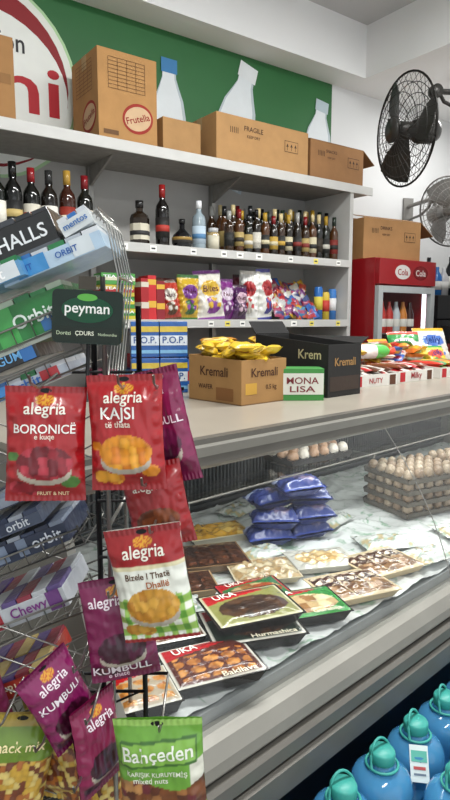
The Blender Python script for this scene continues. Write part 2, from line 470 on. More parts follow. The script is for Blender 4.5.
def alegria(base, fruit, seed=0, green=False, bowl='#bcb2a2', leaf=None):
    bs = hx(base); dk = tuple(q*.75 for q in bs); fr = [hx(f) for f in fruit]; bw = hx(bowl)
    bw2 = tuple(q*.75 for q in bw)
    def cf(u, v):
        if v > .95 or v < .03: return dk
        if inE(u, v, .5, .885, .13, .045): return hx('#e3a62c') if (math.sin(math.atan2(v-.84, u-.5)*22) > -.2) else hx('#c8501c')
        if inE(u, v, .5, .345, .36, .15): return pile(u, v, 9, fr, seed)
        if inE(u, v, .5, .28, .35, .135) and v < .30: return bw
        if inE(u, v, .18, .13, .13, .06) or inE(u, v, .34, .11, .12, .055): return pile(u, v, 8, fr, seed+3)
        if green:
            if v < .40+.05*math.sin(u*3):
                q2 = (int(u*11) % 2)+(int(v*15) % 2)
                return (hx('#eef2e2'), hx('#9cc65c'), hx('#5f9c34'))[q2]
            if v < .70: return hx('#eef0e4') if v < .66 else hx('#e3d9b0')
            return bs
        if leaf and (inE(u, v, .82, .18, .12, .06) or inE(u, v, .10, .40, .08, .04)): return hx(leaf)
        if v < .17+.05*math.cos(u*6): return dk
        return bs
    return cf
def RK(rx, ry, z, roll=0, yaw=0, pitch=0):
    return RACK @ T(rx, ry, z) @ RZ(yaw) @ RY(-roll) @ RX(pitch)

bag('snack_bag', RK(-.239, -.012, -.164, -2, 8, -3), .106, .154,
    alegria('#a9141c', ['#6e0d1c', '#8f1526', '#b23040'], 1, leaf='#4a7a34'),
    [('alegria', .5, .80, .52, '#f6f0e2'), ('BORONICË', .5, .65, .78, '#f8f4ee'), ('e kuqe', .5, .57, .25, '#f3e0d0'), ('FRUIT & NUT', .6, .07, .4, '#f0d8b0')], seed=1)
bag('snack_bag', RK(-.130, -.016, -.148, 2, -4, -2), .102, .154,
    alegria('#ae181f', ['#e2901c', '#f0a830', '#d87d18'], 2, leaf='#e08a20'),
    [('alegria', .5, .80, .52, '#f6f0e2'), ('KAJSI', .42, .665, .46, '#f8f4ee'), ('të thata', .42, .585, .35, '#f3e0d0')], seed=2)
bag('snack_bag', RK(-.088, .045, -.150, 14, -20), .085, .165,
    alegria('#85194f', ['#4a1030', '#6a1a48'], 3), [('KUMBULL', .55, .55, .8, '#f4e4ee'), ('alegria', .5, .8, .5, '#f4e4ee')], seed=3)
bag('snack_bag', RK(-.095, .020, -.258, 12, -5), .090, .12,
    alegria('#9c151c', ['#5c2a14', '#7c3d1c'], 4), [('alegria', .45, .75, .5, '#f6f0e2')], seed=4)
bag('snack_bag', RK(-.098, -.030, -.352, 10, -6), .106, .160,
    alegria('#a0141b', ['#c8902e', '#d9a440', '#b97c20'], 5, green=True),
    [('alegria', .5, .80, .56, '#f6f0e2'), ('Bizele I Thatë', .5, .61, .6, '#5a3a20'), ('Dhallë', .62, .53, .3, '#b0602a')], seed=5)
bag('snack_bag', RK(-.151, .015, -.440, 6, 10), .100, .155,
    alegria('#7e1850', ['#3a0c24', '#57143a'], 6), [('alegria', .35, .80, .5, '#f6e6ee'), ('KUMBULL', .46, .13, .85, '#f8eef4'), ('e thatë', .4, .06, .3, '#f0d0e0')], seed=6)
bag('snack_bag', RK(-.236, .0, -.543, 24, 48), .085, .150,
    alegria('#86195a', ['#3a0c24', '#57143a'], 7), [('alegria', .5, .80, .56, '#f6e6ee'), ('KUMBULL', .5, .62, .85, '#f8eef4')], seed=7)
bag('snack_bag', RK(-.188, .010, -.617, 6, 55), .085, .150,
    alegria('#8a194c', ['#3a0c24', '#57143a'], 8), [('alegria', .5, .80, .56, '#f6e6ee')], seed=8)
nuts = [hx(q) for q in ('#7a4420', '#a06a38', '#5c2c18', '#c08a50', '#6d2830', '#8a9a40')]
def bah(u, v):
    g = hx('#6fa93c')
    if v > .95: return hx('#9cc864')
    if .63 < v-.05*u < .83 and .06 < u < .94: return hx('#3f6e2c') if not (.65 < v-.05*u < .81 and .08 < u < .92) else hx('#86ba4c')
    if v < .50+.04*math.sin(u*7): return pile(u, v, 10, nuts, 2)
    if u > .86 and v < .7: return hx('#e8e8d8')
    return g
bag('nut_mix_bag', RK(-.088, -.034, -.634, 4, -4), .126, .175, bah,
    [('Bahçeden', .5, .75, .8, '#f4f8ea', .05), ('KARIŞIK KURUYEMİŞ', .48, .60, .7, '#f2f6e4', .0), ('mixed nuts', .4, .545, .4, '#f2f6e4')], seed=11, thick=.02)
ycol = [hx(q) for q in ('#c8a03a', '#a8642a', '#d8c070', '#6d3418')]
def yb(u, v):
    if v > .62: return hx('#6d8c2c') if v < .9 else hx('#a89030')
    return pile(u, v, 13, ycol, 5)
bag('nut_mix_bag', RK(-.312, .0, -.648, -14, 22), .115, .165, yb, [('snack mix', .5, .76, .7, '#f6e8b0')], seed=12, thick=.02)
def yb2(u, v):
    if v > .6: return hx('#b0a044')
    return pile(u, v, 13, ycol, 9)
bag('nut_mix_bag', RK(-.255, .05, -.66, 10, -20), .11, .16, yb2, [('Snack', .5, .76, .6, '#7a2010')], seed=13, thick=.02)
bag('nut_mix_bag', RK(-.205, .06, -.72, 5, 10), .11, .16, yb2, [('Snack', .5, .76, .6, '#7a2010')], seed=14, thick=.02)
bag('snack_bag', RK(-.36, .03, -.60, 15, 25), .085, .150,
    alegria('#7a2450', ['#3a0c24', '#57143a'], 7), [('alegria', .5, .80, .56, '#f6e6ee')], seed=15)

# ------------------------------------------------------------ peg rack
b = B()
for x in (-.19, -.125):
    b.tube([(x, .075, -1.53), (x, .075, .02)], .0045, BLACKW)
b.tube([(-.36, .075, -.10), (-.06, .075, -.10)], .003, BLACKW)
for z, xs in ((-.085, (-.241, -.132, -.088)), (-.215, (-.105,)), (-.278, (-.096,)), (-.366, (-.151,)), (-.47, (-.20,)), (-.545, (-.186,)), (-.555, (-.088, -.31)), (-.585, (-.255,)), (-.645, (-.205,))):
    b.tube([(min(min(xs), -.19), .07, z+.01), (max(max(xs), -.125), .07, z+.01)], .0025, BLACKW)
    for x in xs:
        b.tube([(x, .07, z+.01), (x, -.03, z-.002), (x, -.06, z+.008), (x, -.064, z+.018)], .0018, CHROME)
for i in range(16):
    z = -.18-.085*i
    b.tube([(-.19, .075, z), (-.125, .075, z+.03)], .0018, BLACKW)
b.lathe([(.0, -1.55), (.10, -1.55), (.10, -1.535), (.02, -1.52), (0, -1.52)], BLACKW, M=T(-.16, .0, 0), seg=32)
b.done('snack_peg_rack', RACK)
# header sign
b = B()
w, h = .098, .074
pts = []
for (cx, cy, a0) in ((w/2-.008, h/2-.008, 0), (-w/2+.008, h/2-.008, 90), (-w/2+.008, -h/2+.008, 180), (w/2-.008, -h/2+.008, 270)):
    for k in range(6):
        a = R(a0+k*18); pts.append((cx+.008*math.cos(a), cy+.008*math.sin(a)))
b.extr([(-p[0], p[1]) for p in pts], 0, .004, GLOSS, '#12271f', M=RZ(90) @ T(-.004, 0, 0))
F = T(0, -.0008, 0) @ FRONT
b.rect(0, -.0235, .092, .019, GLOSS, '#16241c', F, .0042)
b.disc(0, .010, .036, .018, GLOSS, '#0e4a30', F, .0044)
b.text('peyman', 0, .008, GLOSS, '#f2f4ee', F, w=.062, z=.005)
b.disc(0, .027, .014, .005, GLOSS, '#5fb04a', F, .005)
b.text('Dorëzi', -.032, -.023, GLOSS, '#b8c8a8', F, w=.020, z=.005)
b.text('ÇDURS', -.003, -.023, GLOSS, '#e8ecd8', F, w=.026, z=.005)
b.text('Nutbourdha', .029, -.023, GLOSS, '#b8c8a8', F, w=.026, z=.005)
b.box(-.014, .010, 0, .003, .038, .056, PLAST, '#3a3326')
b.tube([(-.0, .006, -.12), (0, .006, .03)], .003, BLACKW)
b.done('rack_header_sign', RK(-.191, .045, .004, -3, 0))

# ------------------------------------------------------------ gum rack
b = B()
TL = 22
trays = [(-.272, .066), (-.285, -.032), (-.295, -.102), (-.31, -.37), (-.31, -.475), (-.31, -.60), (-.31, -.76), (-.31, -.92)]
for cx, cz in trays:
    M = T(cx, .125, cz) @ RY(-TL)
    for y in (-.07, 0, .07):
        b.tube([(-.13, y, .035), (-.13, y, 0), (.11, y, 0), (.11, y, .03)], .0018, CHROME, M=M)
    for x in [-.13+.03*k for k in range(9)]:
        b.tube([(x, -.07, .025), (x, -.07, 0), (x, .07, 0), (x, .07, .025)], .0011, CHROME, M=M)
    for y in (-.07, .07):
        b.tube([(-.13, y, .025), (.11, y, .025)], .0018, CHROME, M=M)
for x, y in ((-.17, .05), (-.17, .20), (-.435, .20), (-.435, .05)):
    zt = .06 if x > -.3 else .0
    b.tube([(x, y, -1.545), (x, y, zt)], .004, CHROME)
for k in range(6):
    y = .06+.025*k
    b.tube([(-.19, y, .135), (-.178, y, .155), (-.165, y, .135), (-.150, y, .06), (-.158, y, .0), (-.17, y, -.10)], .0014, CHROME)
b.tube([(-.178, .06, .155), (-.178, .185, .155)], .0022, CHROME)
b.tube([(-.150, .06, .06), (-.150, .185, .06)], .0022, CHROME)
for k in range(11):
    z = -.42-.05*k
    b.tube([(-.435, .05, z), (-.17, .05, z-.10)], .0014, CHROME)
    b.tube([(-.435, .05, z-.12), (-.17, .05, z+.02)], .0014, CHROME)
for k in range(5):
    z = -.15-.05*k
    b.tube([(-.435, .19, z), (-.17, .19, z-.10)], .0014, CHROME)
    b.tube([(-.435, .19, z-.12), (-.17, .19, z+.02)], .0014, CHROME)
for x in (-.435, -.17):
    for z in (-1.5, -.9, -.3): b.tube([(x, .05, z), (x, .20, z)], .003, CHROME)
b.done('gum_display_rack', RACK)

LIGHTT = ('#d8dce0', '#2c6fb4', '#c8ced4', '#1f7a44', '#b4bcc4')
DARKT = ('#26304a', '#8490a4', '#1b2a48', '#a4acb8', '#33405e')
def gbox(name, rx, z, w, h, col, texts=(), d=.13, tilt=TL, ry=.125, strips=(), m=None, top=LIGHTT):
    b = B(); m = m or PLAST
    b.box(-w/2, w/2, -d/2, d/2, -h/2, h/2-.003, m, col)
    F = T(0, -d/2-.0008, 0) @ FRONT
    for (cx, cy, sw, sh, c) in strips: b.rect(cx*w, cy*h, sw*w, sh*h, m, c, F)
    for t in texts: b.text(t[0], t[1]*w, t[2]*h, m, t[4], F, w=t[3]*w, z=.0008, maxh=h*.7)
    n = max(3, int(w/.022)); pw = w/n
    for k in range(n):
        for q in range(2):
            yc = (-.25+.5*q)*d
            b.box(-w/2+pw*k+.001, -w/2+pw*(k+1)-.001, yc-d*.24, yc+d*.24, h/2-.004, h/2+.002+random.uniform(0, .003), m, top[(k+q*2) % len(top)])
    return b.done(name, RACK @ T(rx, ry, z) @ RY(-tilt), bevel=.0012)
gbox('candy_box', -.280, .112, .098, .052, '#17191c', [('HALLS', .0, .0, .75, '#f0f2f4')], strips=[(0, -.42, 1, .12, '#5a6068')], top=('#2a2d33', '#3a3e46', '#22252a'), ry=.115)
gbox('gum_box', -.236, .084, .150, .026, '#b4cce0', [('ORBIT', -.3, 0, .22, '#1c5aa8'), ('ORBIT', .15, 0, .22, '#1c5aa8')], strips=[(-.2, 0, .3, .9, '#3a8cc8'), (.3, 0, .2, .9, '#d4dce0')], ry=.10)
gbox('gum_box', -.202, .131, .045, .022, '#d2d8da', [('mentos', 0, 0, .8, '#2a6ab0')], ry=.10, tilt=30)
gbox('gum_box', -.318, .053, .10, .024, '#5f98c4', [('Orbit', 0, 0, .5, '#ffffff')], strips=[(.3, 0, .3, .9, '#d9e0e4'), (-.3, 0, .2, .9, '#d9e0e4')], ry=.08)
gbox('gum_box', -.276, .000, .125, .064, '#237c39', [('Orbit', .05, .05, .5, '#e8f4ea')], strips=[(-.3, 0, .25, .9, '#46a852'), (0, -.44, 1, .14, '#cfd8cc'), (.25, -.2, .3, .3, '#2a70b0')], top=('#2f8a4a', '#b8c8b0', '#1f7a44'))
gbox('gum_box', -.315, -.058, .10, .026, '#202226', [('5 GUM', 0, 0, .5, '#6fb4e8')], strips=[(.35, 0, .2, .9, '#2c6fb4')], top=DARKT)
gbox('gum_box', -.29, -.093, .14, .02, '#b8c2ce', [('Orbit', 0, 0, .4, '#2060b0')], strips=[(-.3, 0, .25, .9, '#3a86cc'), (.3, 0, .2, .9, '#b03038')])
gbox('gum_box', -.31, -.340, .16, .032, '#1b2a48', [('orbit', .30, 0, .3, '#e8eef8')], strips=[(-.25, 0, .3, .8, '#7f8ea6'), (.05, 0, .1, .8, '#7f8ea6')], top=DARKT)
gbox('gum_box', -.325, -.305, .12, .020, '#46526a', [('orbit', .2, 0, .3, '#e0e6ee')], strips=[(-.25, 0, .3, .8, '#8a96a8'), (0, 0, .1, .8, '#26304a')], ry=.11, top=DARKT)
gbox('gum_box', -.31, -.265, .13, .018, '#2a3652', [('orbit', .2, 0, .3, '#e0e6ee')], strips=[(-.2, 0, .3, .8, '#9aa4b4')], ry=.15, top=DARKT)
gbox('gum_box', -.31, -.44, .15, .034, '#b9bdc2', [('Chewy', .1, 0, .4, '#7a2a80')], strips=[(-.3, 0, .2, .9, '#a32a36'), (.38, 0, .15, .9, '#6a3a7c')], top=('#8a3040', '#b8bcc0', '#5c4a80'))
gbox('gum_box', -.33, -.565, .12, .03, '#a8382c', [('FRUIT', .1, 0, .4, '#f6e8c8')], strips=[(-.3, 0, .2, .9, '#d8b040'), (.38, 0, .15, .9, '#3a8c4c')], top=('#8a3040', '#c8b070', '#5c4a80'))
gbox('gum_box', -.31, -.725, .16, .03, '#3a5ca0', [('MINT', .1, 0, .4, '#f6f8fa')], strips=[(-.3, 0, .2, .9, '#e8e8e8'), (.38, 0, .15, .9, '#3a8c4c')])

# ------------------------------------------------------------ deli case
ALU = mat('taupe_aluminium', '#75716a', rough=.42, metal=.3, nz=.08, scale=8)
ALUL = mat('light_aluminium', '#928f87', rough=.38, metal=.3, nz=.06, scale=8)
TOPM = mat('case_top', '#a69e91', rough=.3, nz=.06, scale=4)
DARK = mat('case_dark', '#242526', rough=.5)
GRIL = mat('grille_grey', '#4b4e50', rough=.4, metal=.3)
STL = mat('deck_steel', '#a9acac', rough=.35, metal=.3)
X0, X1 = -.13, 2.70
DZ = -.728
b = B()
b.box(X0, X1, .04, 1.10, -1.45, -.93, DARK)
b.box(X0, X1, .10, 1.06, -1.55, -1.45, DARK)
b.extr([(.05, -.935), (-.045, -.935), (-.06, -.92), (-.06, -.868), (-.05, -.863), (.05, -.863)], X0, X1, ALU)
b.extr([(.05, -.863), (-.036, -.863), (-.036, -.855), (.05, -.855)], X0, X1, DARK)
b.extr([(.05, -.855), (-.052, -.855), (-.056, -.85), (-.056, -.822), (-.048, -.815), (.05, -.815)], X0, X1, ALU)
b.extr([(.05, -.815), (-.030, -.815), (-.030, -.807), (.05, -.807)], X0, X1, DARK)
b.extr([(.05, -.807), (-.040, -.807), (-.044, -.80), (-.040, -.78), (-.02, -.758), (.012, -.750), (.03, -.757), (.05, -.757)], X0, X1, ALUL)
b.box(X0, X1, .03, 1.10, -.93, DZ-.004, STL)
b.box(X0, X1, .95, 1.10, DZ-.004, -.30, DARK)
k = X0+.02
while k < X1-.02:
    b.box(k, k+.008, .935, .95, -.68, -.34, GRIL); k += .019
for z in (-.71, -.69, -.5, -.33):
    b.box(X0, X1, .93, .95, z, z+.012, GRIL)
b.box(X0-.01, X1+.01, .262, 1.15, -.295, -.262, TOPM)
b.extr([(.235, -.262), (.262, -.262), (.262, -.335), (.248, -.335), (.240, -.325)], X0-.01, X1+.01, ALU)
b.extr([(.222, -.278), (.238, -.274), (.238, -.296), (.226, -.300)], X0-.01, X1+.01, ALUL)
side = [(-.04, -.935), (1.12, -.935), (1.12, -.28), (.26, -.28), (.225, -.40), (.14, -.58), (-.0, -.745), (-.04, -.77)]
b.extr(side, X0-.02, X0-.001, ALUL); b.extr(side, X1+.001, X1+.02, ALUL)
def gp(t):
    y = 0.002+(.245-.002)*t-.030*math.sin(math.pi*t); z = -.752+(.752-.328)*t
    return (y, z)
bounds = [X0, .95, 1.85, X1]
for a, c in zip(bounds[:-1], bounds[1:]):
    vs = []; n = 12
    for i in range(n+1):
        y, z = gp(i/n); vs += [(a+.002, y, z), (c-.002, y, z)]
    b.add(vs, [(2*i, 2*i+1, 2*i+3, 2*i+2) for i in range(n)], GLASS, True)
for x in bounds[1:-1]:
    b.tube([(x, gp(i/10)[0], gp(i/10)[1]) for i in range(11)], .0015, CHROME)
b.box(.30, X1-.02, .44, .74, -.486, -.480, GLASS)
b.tube([(.30, .44, -.483), (X1-.02, .44, -.483)], .003, ALU)
for x in (.32, 1.2, 2.1):
    b.box(x, x+.01, .44, .95, -.50, -.487, CHROME)
b.box(X0+.02, X1-.02, .29, .33, -.315, -.296, ALUL)
b.done('deli_display_case', CASE)

# plastic sheet
SHEET = mat('deck_plastic_sheet', '#dfe5e2', rough=.25, nz=.06, scale=7, bump=.9, bscale=14)
nt = SHEET.node_tree
vo = nt.nodes.new('ShaderNodeTexNoise'); vo.inputs['Scale'].default_value = 11; vo.inputs['Detail'].default_value = 5; vo.inputs['Distortion'].default_value = 2.0
rp = nt.nodes.new('ShaderNodeValToRGB'); rp.color_ramp.elements[0].position = .57; rp.color_ramp.elements[1].position = .66
rp.color_ramp.elements[0].color = (*hx('#dcdfdd'), 1); rp.color_ramp.elements[1].color = (*hx('#9ab4a0'), 1)
tc = nt.nodes.new('ShaderNodeTexCoord')
nt.links.new(tc.outputs['Object'], vo.inputs['Vector']); nt.links.new(vo.outputs['Fac'], rp.inputs['Fac'])
mix = [n for n in nt.nodes if n.bl_idname == 'ShaderNodeMix'][0]
nt.links.new(rp.outputs['Color'], mix.inputs[6])
b = B(); vs = []; nx, ny = 280, 90
for j in range(ny+1):
    for i in range(nx+1):
        x = X0+.01+(X1-X0-.02)*i/nx; y = .035+.885*j/ny
        n1 = noise.noise(Vector((x*6, y*7, 1))); n2 = noise.noise(Vector((x*15+n1*2, y*14, 3))); n3 = noise.noise(Vector((x*34, y*30, 5)))
        far = min(1, max(0, (x-.75)/.3))*min(1, max(0, (1.15-x)/.1)) if y > .3 else 0
        z = DZ-.0025+.010*max(0, 1-abs(n1)*1.6)**2+.008*(1-abs(n2))**3+.002*n3+far*.012*(.5+n2)
        vs.append((x, y, z))
b.add(vs, [(j*(nx+1)+i, j*(nx+1)+i+1, (j+1)*(nx+1)+i+1, (j+1)*(nx+1)+i) for j in range(ny) for i in range(nx)], SHEET, True)
b.done('plastic_sheet', CASE)

# ------------------------------------------------------------ food trays
def ftray(name, x, y, z, w, d, h, rz, cf, texts=(), rim='#1c1a18', lumps=None, film=True):
    b = B(); r = col3(rim)
    vs = []
    for (k, zz) in ((.86, 0), (1.0, h*.85), (1.05, h*.85), (1.05, h*.93), (.96, h*.93)):
        for sx, sy in ((-1, -1), (1, -1), (1, 1), (-1, 1)):
            vs.append((sx*w/2*k, sy*d/2*k, zz))
    fs = [(3, 2, 1, 0)]
    for q in range(4):
        for i in range(4):
            j = (i+1) % 4
            fs.append((q*4+i, q*4+j, q*4+4+j, q*4+4+i))
    b.add(vs, fs, GLOSS, col=r)
    nu, nv = 52, 38; vs = []; cs = []
    for j in range(nv+1):
        for i in range(nu+1):
            u, v = i/nu, j/nv
            e = min(u, 1-u, v, 1-v)
            zz = h*.93+min(e*6, 1)*h*.2+(lumps or 0)*noise.noise(Vector((u*9, v*7, w*50)))*min(e*8, 1)
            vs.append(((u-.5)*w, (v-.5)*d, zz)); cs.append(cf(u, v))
    b.add(vs, [(j*(nu+1)+i, j*(nu+1)+i+1, (j+1)*(nu+1)+i+1, (j+1)*(nu+1)+i) for j in range(nv) for i in range(nu)], FILM, True, cols=cs)
    for t in texts:
        rot = t[5] if len(t) > 5 else 0
        b.text(t[0], (t[1]-.5)*w, (t[2]-.5)*d, GLOSS, t[4], w=t[3]*w, z=h*1.16+(lumps or 0)*.3, rot=rot)
    return b.done(name, CASE @ T(x, y, z) @ RZ(rz))
def uka(fc, back, seed, n=7, corner='#b8141e', band='#d8d4c8', grid=None):
    fr = [hx(q) for q in fc]; bk = hx(back)
    def cf(u, v):
        if u < .03 or u > .97 or v < .04 or v > .96: return hx(band)
        if v > .70+.25*(u-.2) and u < .78: return hx(corner)
        if grid and .08 < u < .92 and .10 < v < .68:
            gx, gy = (u*grid[0]) % 1, (v*grid[1]) % 1
            if inE(gx, gy, .5, .5, .42, .40): return pile(u, v, n*2, fr, seed, .8)
            return bk
        if not grid and inE(u, v, .52, .40, .42, .32): return pile(u, v, n, fr, seed, .8)
        return bk
    return cf
ZD = DZ+.0135
TT = [('UKA', .28, .84, .30, '#f6f2ea', .15)]
ftray('pastry_tray', .100, .098, ZD, .185, .14, .03, -20, uka(('#b87434', '#d8944a', '#9a5a28'), '#5a2418', 1, 6, grid=(5, 5)), TT+[('Bakllava', .7, .055, .4, '#f4ead0')])
ftray('pastry_tray', -.055, .115, ZD, .115, .12, .03, -20, uka(('#c8843a', '#d8a058', '#a8642a'), '#b8a890', 2, 6, grid=(3, 4)), [('UKA', .3, .84, .3, '#f6f2ea')])
ftray('pastry_tray', .105, .27, ZD, .17, .13, .03, -22, uka(('#a8642a', '#c88a48', '#8a4c20'), '#6a3a1c', 3, 6, grid=(4, 4)), [('UKA', .3, .84, .3, '#f6f2ea')])
ftray('pastry_tray', .268, .150, ZD, .21, .155, .032, -27, uka(('#3a2418', '#52341e', '#2a1810'), '#24362a', 4, 9), TT+[('Hurmashica', .65, .05, .5, '#f4ead0')])
ftray('pastry_tray', .280, .165, ZD+.036, .20, .15, .028, -21, uka(('#3a2418', '#52341e', '#2a1810'), '#8a8a4c', 5, 9, band='#c8c4a0'), TT)
ftray('pastry_tray', .435, .130, ZD, .185, .135, .030, -25, uka(('#c8aa7a', '#e8d8a8', '#9a6c3c'), '#2f8a3c', 6, 6, band='#3a9a44'), TT+[('Gurabija', .68, .055, .4, '#f4ead0')])
ftray('pastry_tray', .40, .27, ZD, .17, .12, .026, -20, uka(('#c8aa7a', '#a8502a', '#9a6c3c'), '#3a7a44', 7, 6, band='#c03038'), TT)
brown = [hx(q) for q in ('#4c2c1c', '#5e3826', '#3c2014')]
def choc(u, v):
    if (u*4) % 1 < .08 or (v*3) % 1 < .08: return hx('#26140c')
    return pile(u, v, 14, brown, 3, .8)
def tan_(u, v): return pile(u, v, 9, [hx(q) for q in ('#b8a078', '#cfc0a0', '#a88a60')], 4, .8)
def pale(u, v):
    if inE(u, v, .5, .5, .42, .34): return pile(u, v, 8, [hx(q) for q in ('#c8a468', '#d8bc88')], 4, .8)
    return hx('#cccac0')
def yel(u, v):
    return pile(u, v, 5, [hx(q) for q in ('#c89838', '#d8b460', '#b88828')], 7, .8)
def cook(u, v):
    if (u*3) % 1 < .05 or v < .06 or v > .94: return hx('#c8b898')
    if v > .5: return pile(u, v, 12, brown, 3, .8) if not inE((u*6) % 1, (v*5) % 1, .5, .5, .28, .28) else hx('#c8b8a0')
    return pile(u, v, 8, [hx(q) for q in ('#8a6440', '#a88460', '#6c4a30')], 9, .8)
ftray('chocolate_cake_tray', .47, .52, ZD, .20, .16, .028, -28, choc, rim='#8a6a4c', lumps=.004)
ftray('chocolate_cake_tray', .33, .60, ZD, .17, .14, .028, -28, choc, rim='#8a6a4c', lumps=.004)
ftray('chocolate_cake_tray', .30, .43, ZD, .16, .12, .024, -28, choc, rim='#a88a64', lumps=.004)
ftray('cookie_tray', .52, .35, ZD, .18, .14, .022, -30, tan_, rim='#c8bca0', lumps=.010)
ftray('cookie_tray', .70, .29, ZD, .18, .13, .022, -30, pale, rim='#c8c4b8', lumps=.008)
ftray('cookie_tray', .62, .66, ZD, .20, .13, .030, -20, yel, rim='#d0c8b0', lumps=.010)
ftray('chocolate_cake_tray', .62, .12, ZD, .20, .145, .024, -20, cook, rim='#c8b490', lumps=.006)
ftray('chocolate_cake_tray', .81, .15, ZD, .19, .15, .024, -14, cook, rim='#c8b490', lumps=.006)
ftray('cookie_tray', 1.02, .74, ZD, .19, .14, .022, -30, pale, rim='#c8c4b8', lumps=.008)
def clearp(u, v):
    q = noise.noise(Vector((u*6, v*5, 8)))
    return hx('#cfd2ce') if q > -.1 else (hx('#b8a880') if q < -.25 else hx('#9ab0a0'))
for i, (x, y, r, w) in enumerate(((.20, .37, -40, .15), (.62, .45, -10, .14), (.97, .24, -30, .18), (1.02, .50, 10, .18), (.15, .52, -20, .16), (.97, .095, -12, .15), (1.25, .13, -30, .17), (.55, .80, 0, .18), (.86, .80, 14, .16))):
    bag('bread_pack', CASE @ T(x, y, ZD+.013) @ RZ(r) @ RX(-90), w, w*.72, clearp, [], thick=.013, res=(26, 20), seed=60+i, wr=.005, hole=False, matf=FILM)

# blue packs
def bluep(u, v):
    if v > .93 or v < .07: return hx('#4456a4')
    if inE(u, v, .6, .45, .25, .3): return pile(u, v, 6, [hx(q) for q in ('#5a5a84', '#80708c')], 1, .8)
    if abs(v-.78) < .07 and u < .7: return hx('#a8b0d0')
    return hx('#2c3a78') if u+v < 1.2 else hx('#384c98')
for i, (x, y, lay, r) in enumerate(((.715, .51, 0, -30), (.855, .47, 0, -18), (.73, .50, 1, -40), (.86, .46, 1, -26), (.755, .54, 2, -12), (.87, .48, 2, -38), (.80, .46, 3, -20))):
    bag('croissant_pack', CASE @ T(x, y, ZD+.03+.053*lay) @ RZ(r) @ RX(-90+random.uniform(-4, 4)), .155, .11, bluep,
        [('croissant', .4, .78, .5, '#24336c')], thick=.028, res=(34, 26), seed=20+i, wr=.007, hole=False)

# eggs
def eggs(name, M, layers, nx, ny, tray='#7c746c', egg=('#c9a07c', '#d6b08c', '#b98c68'), lid=False):
    b = B(); p = .048; tc = col3(tray)
    for L in range(layers):
        z0 = L*.042; vs = []; gx, gy = nx*6, ny*6
        for j in range(gy+1):
            for i in range(gx+1):
                x = (i/6-nx/2)*p; y = (j/6-ny/2)*p
                z = z0+.018-.014*math.cos((i/6-.5)*2*math.pi)*math.cos((j/6-.5)*2*math.pi) if 0 < i < gx and 0 < j < gy else z0+.024
                vs.append((x, y, z))
        b.add(vs, [(j*(gx+1)+i, j*(gx+1)+i+1, (j+1)*(gx+1)+i+1, (j+1)*(gx+1)+i) for j in range(gy) for i in range(gx)], CARD, True, col=tc)
        for sx in (-1, 1):
            vs = []
            for i in range(ny*6+1):
                y = (i/6-ny/2)*p; sc_ = .006*abs(math.sin(math.pi*i/6))
                vs += [(sx*(nx*p/2-.004), y, z0+.002), (sx*(nx*p/2+.003+sc_), y, z0+.020+sc_)]
            b.add(vs, [(2*i, 2*i+1, 2*i+3, 2*i+2) for i in range(ny*6)], CARD, True, col=tc)
        for sy in (-1, 1):
            vs = []
            for i in range(nx*6+1):
                x = (i/6-nx/2)*p; sc_ = .006*abs(math.sin(math.pi*i/6))
                vs += [(x, sy*(ny*p/2-.004), z0+.002), (x, sy*(ny*p/2+.003+sc_), z0+.020+sc_)]
            b.add(vs, [(2*i, 2*i+1, 2*i+3, 2*i+2) for i in range(nx*6)], CARD, True, col=tc)
        for i in range(nx):
            for j in range(ny):
                if L < layers-1 and 0 < i < nx-1 and 0 < j < ny-1: continue
                b.ell(((i+.5-nx/2)*p, (j+.5-ny/2)*p, z0+.028), (.0205, .0205, .025), FOODM, random.choice(egg))
    return b.done(name, M)
eggs('egg_tray', CASE @ T(1.42, .40, ZD-.002) @ RZ(-16), 4, 6, 5, '#6e675d', ('#a9947c', '#b8a58e', '#98816a'))
eggs('egg_tray', CASE @ T(1.75, .33, ZD-.002) @ RZ(-12), 4, 6, 5, '#6e675d', ('#a9947c', '#b8a58e', '#98816a'))
eggs('egg_tray', CASE @ T(.96, .55, -.479) @ RZ(-6), 1, 6, 3, '#26221f', ('#a8866a', '#c0b8ac', '#98765a'))

# ------------------------------------------------------------ on the case top
ZT = -.262
def opentray(name, x0, x1, y0, y1, h, col, inner, z=ZT, rz=0, hb=None, texts=(), ftexts=(), decals=(), flap=False):
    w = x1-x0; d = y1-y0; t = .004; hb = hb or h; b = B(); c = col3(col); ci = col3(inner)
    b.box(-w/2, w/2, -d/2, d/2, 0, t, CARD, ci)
    b.box(-w/2, w/2, -d/2, -d/2+t, t, h, CARD, c); b.box(-w/2, w/2, d/2-t, d/2, t, hb, CARD, c)
    for sx in (-w/2, w/2-t):
        b.extr([(-d/2+t, t), (d/2-t, t), (d/2-t, hb), (-d/2+t, h)], sx, sx+t, CARD, c)
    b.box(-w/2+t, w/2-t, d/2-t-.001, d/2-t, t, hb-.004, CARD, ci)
    if flap:
        b.box(-w/2, w/2, 0, .06, 0, t*.7, CARD, ci, M=T(0, d/2, hb) @ RX(50))
        b.box(0, .05, -d/2, d/2, 0, t*.7, CARD, c, M=T(w/2, 0, h) @ RY(-25))
    Fl = T(-w/2-.0008, 0, 0) @ LEFT; Ff = T(0, -d/2-.0008, 0) @ FRONT
    for (F, lst) in ((Fl, texts), (Ff, ftexts)):
        for (st, cx, cy, tw, cc) in lst: b.text(st, cx, cy, CARD, cc, F, w=tw, z=.0008)
    for (f, cx, cy, ww, hh, cc) in decals: b.rect(cx, cy, ww, hh, CARD, cc, Fl if f == 'L' else Ff)
    return b.done(name, CASE @ T((x0+x1)/2, (y0+y1)/2, z) @ RZ(rz), bevel=.001)
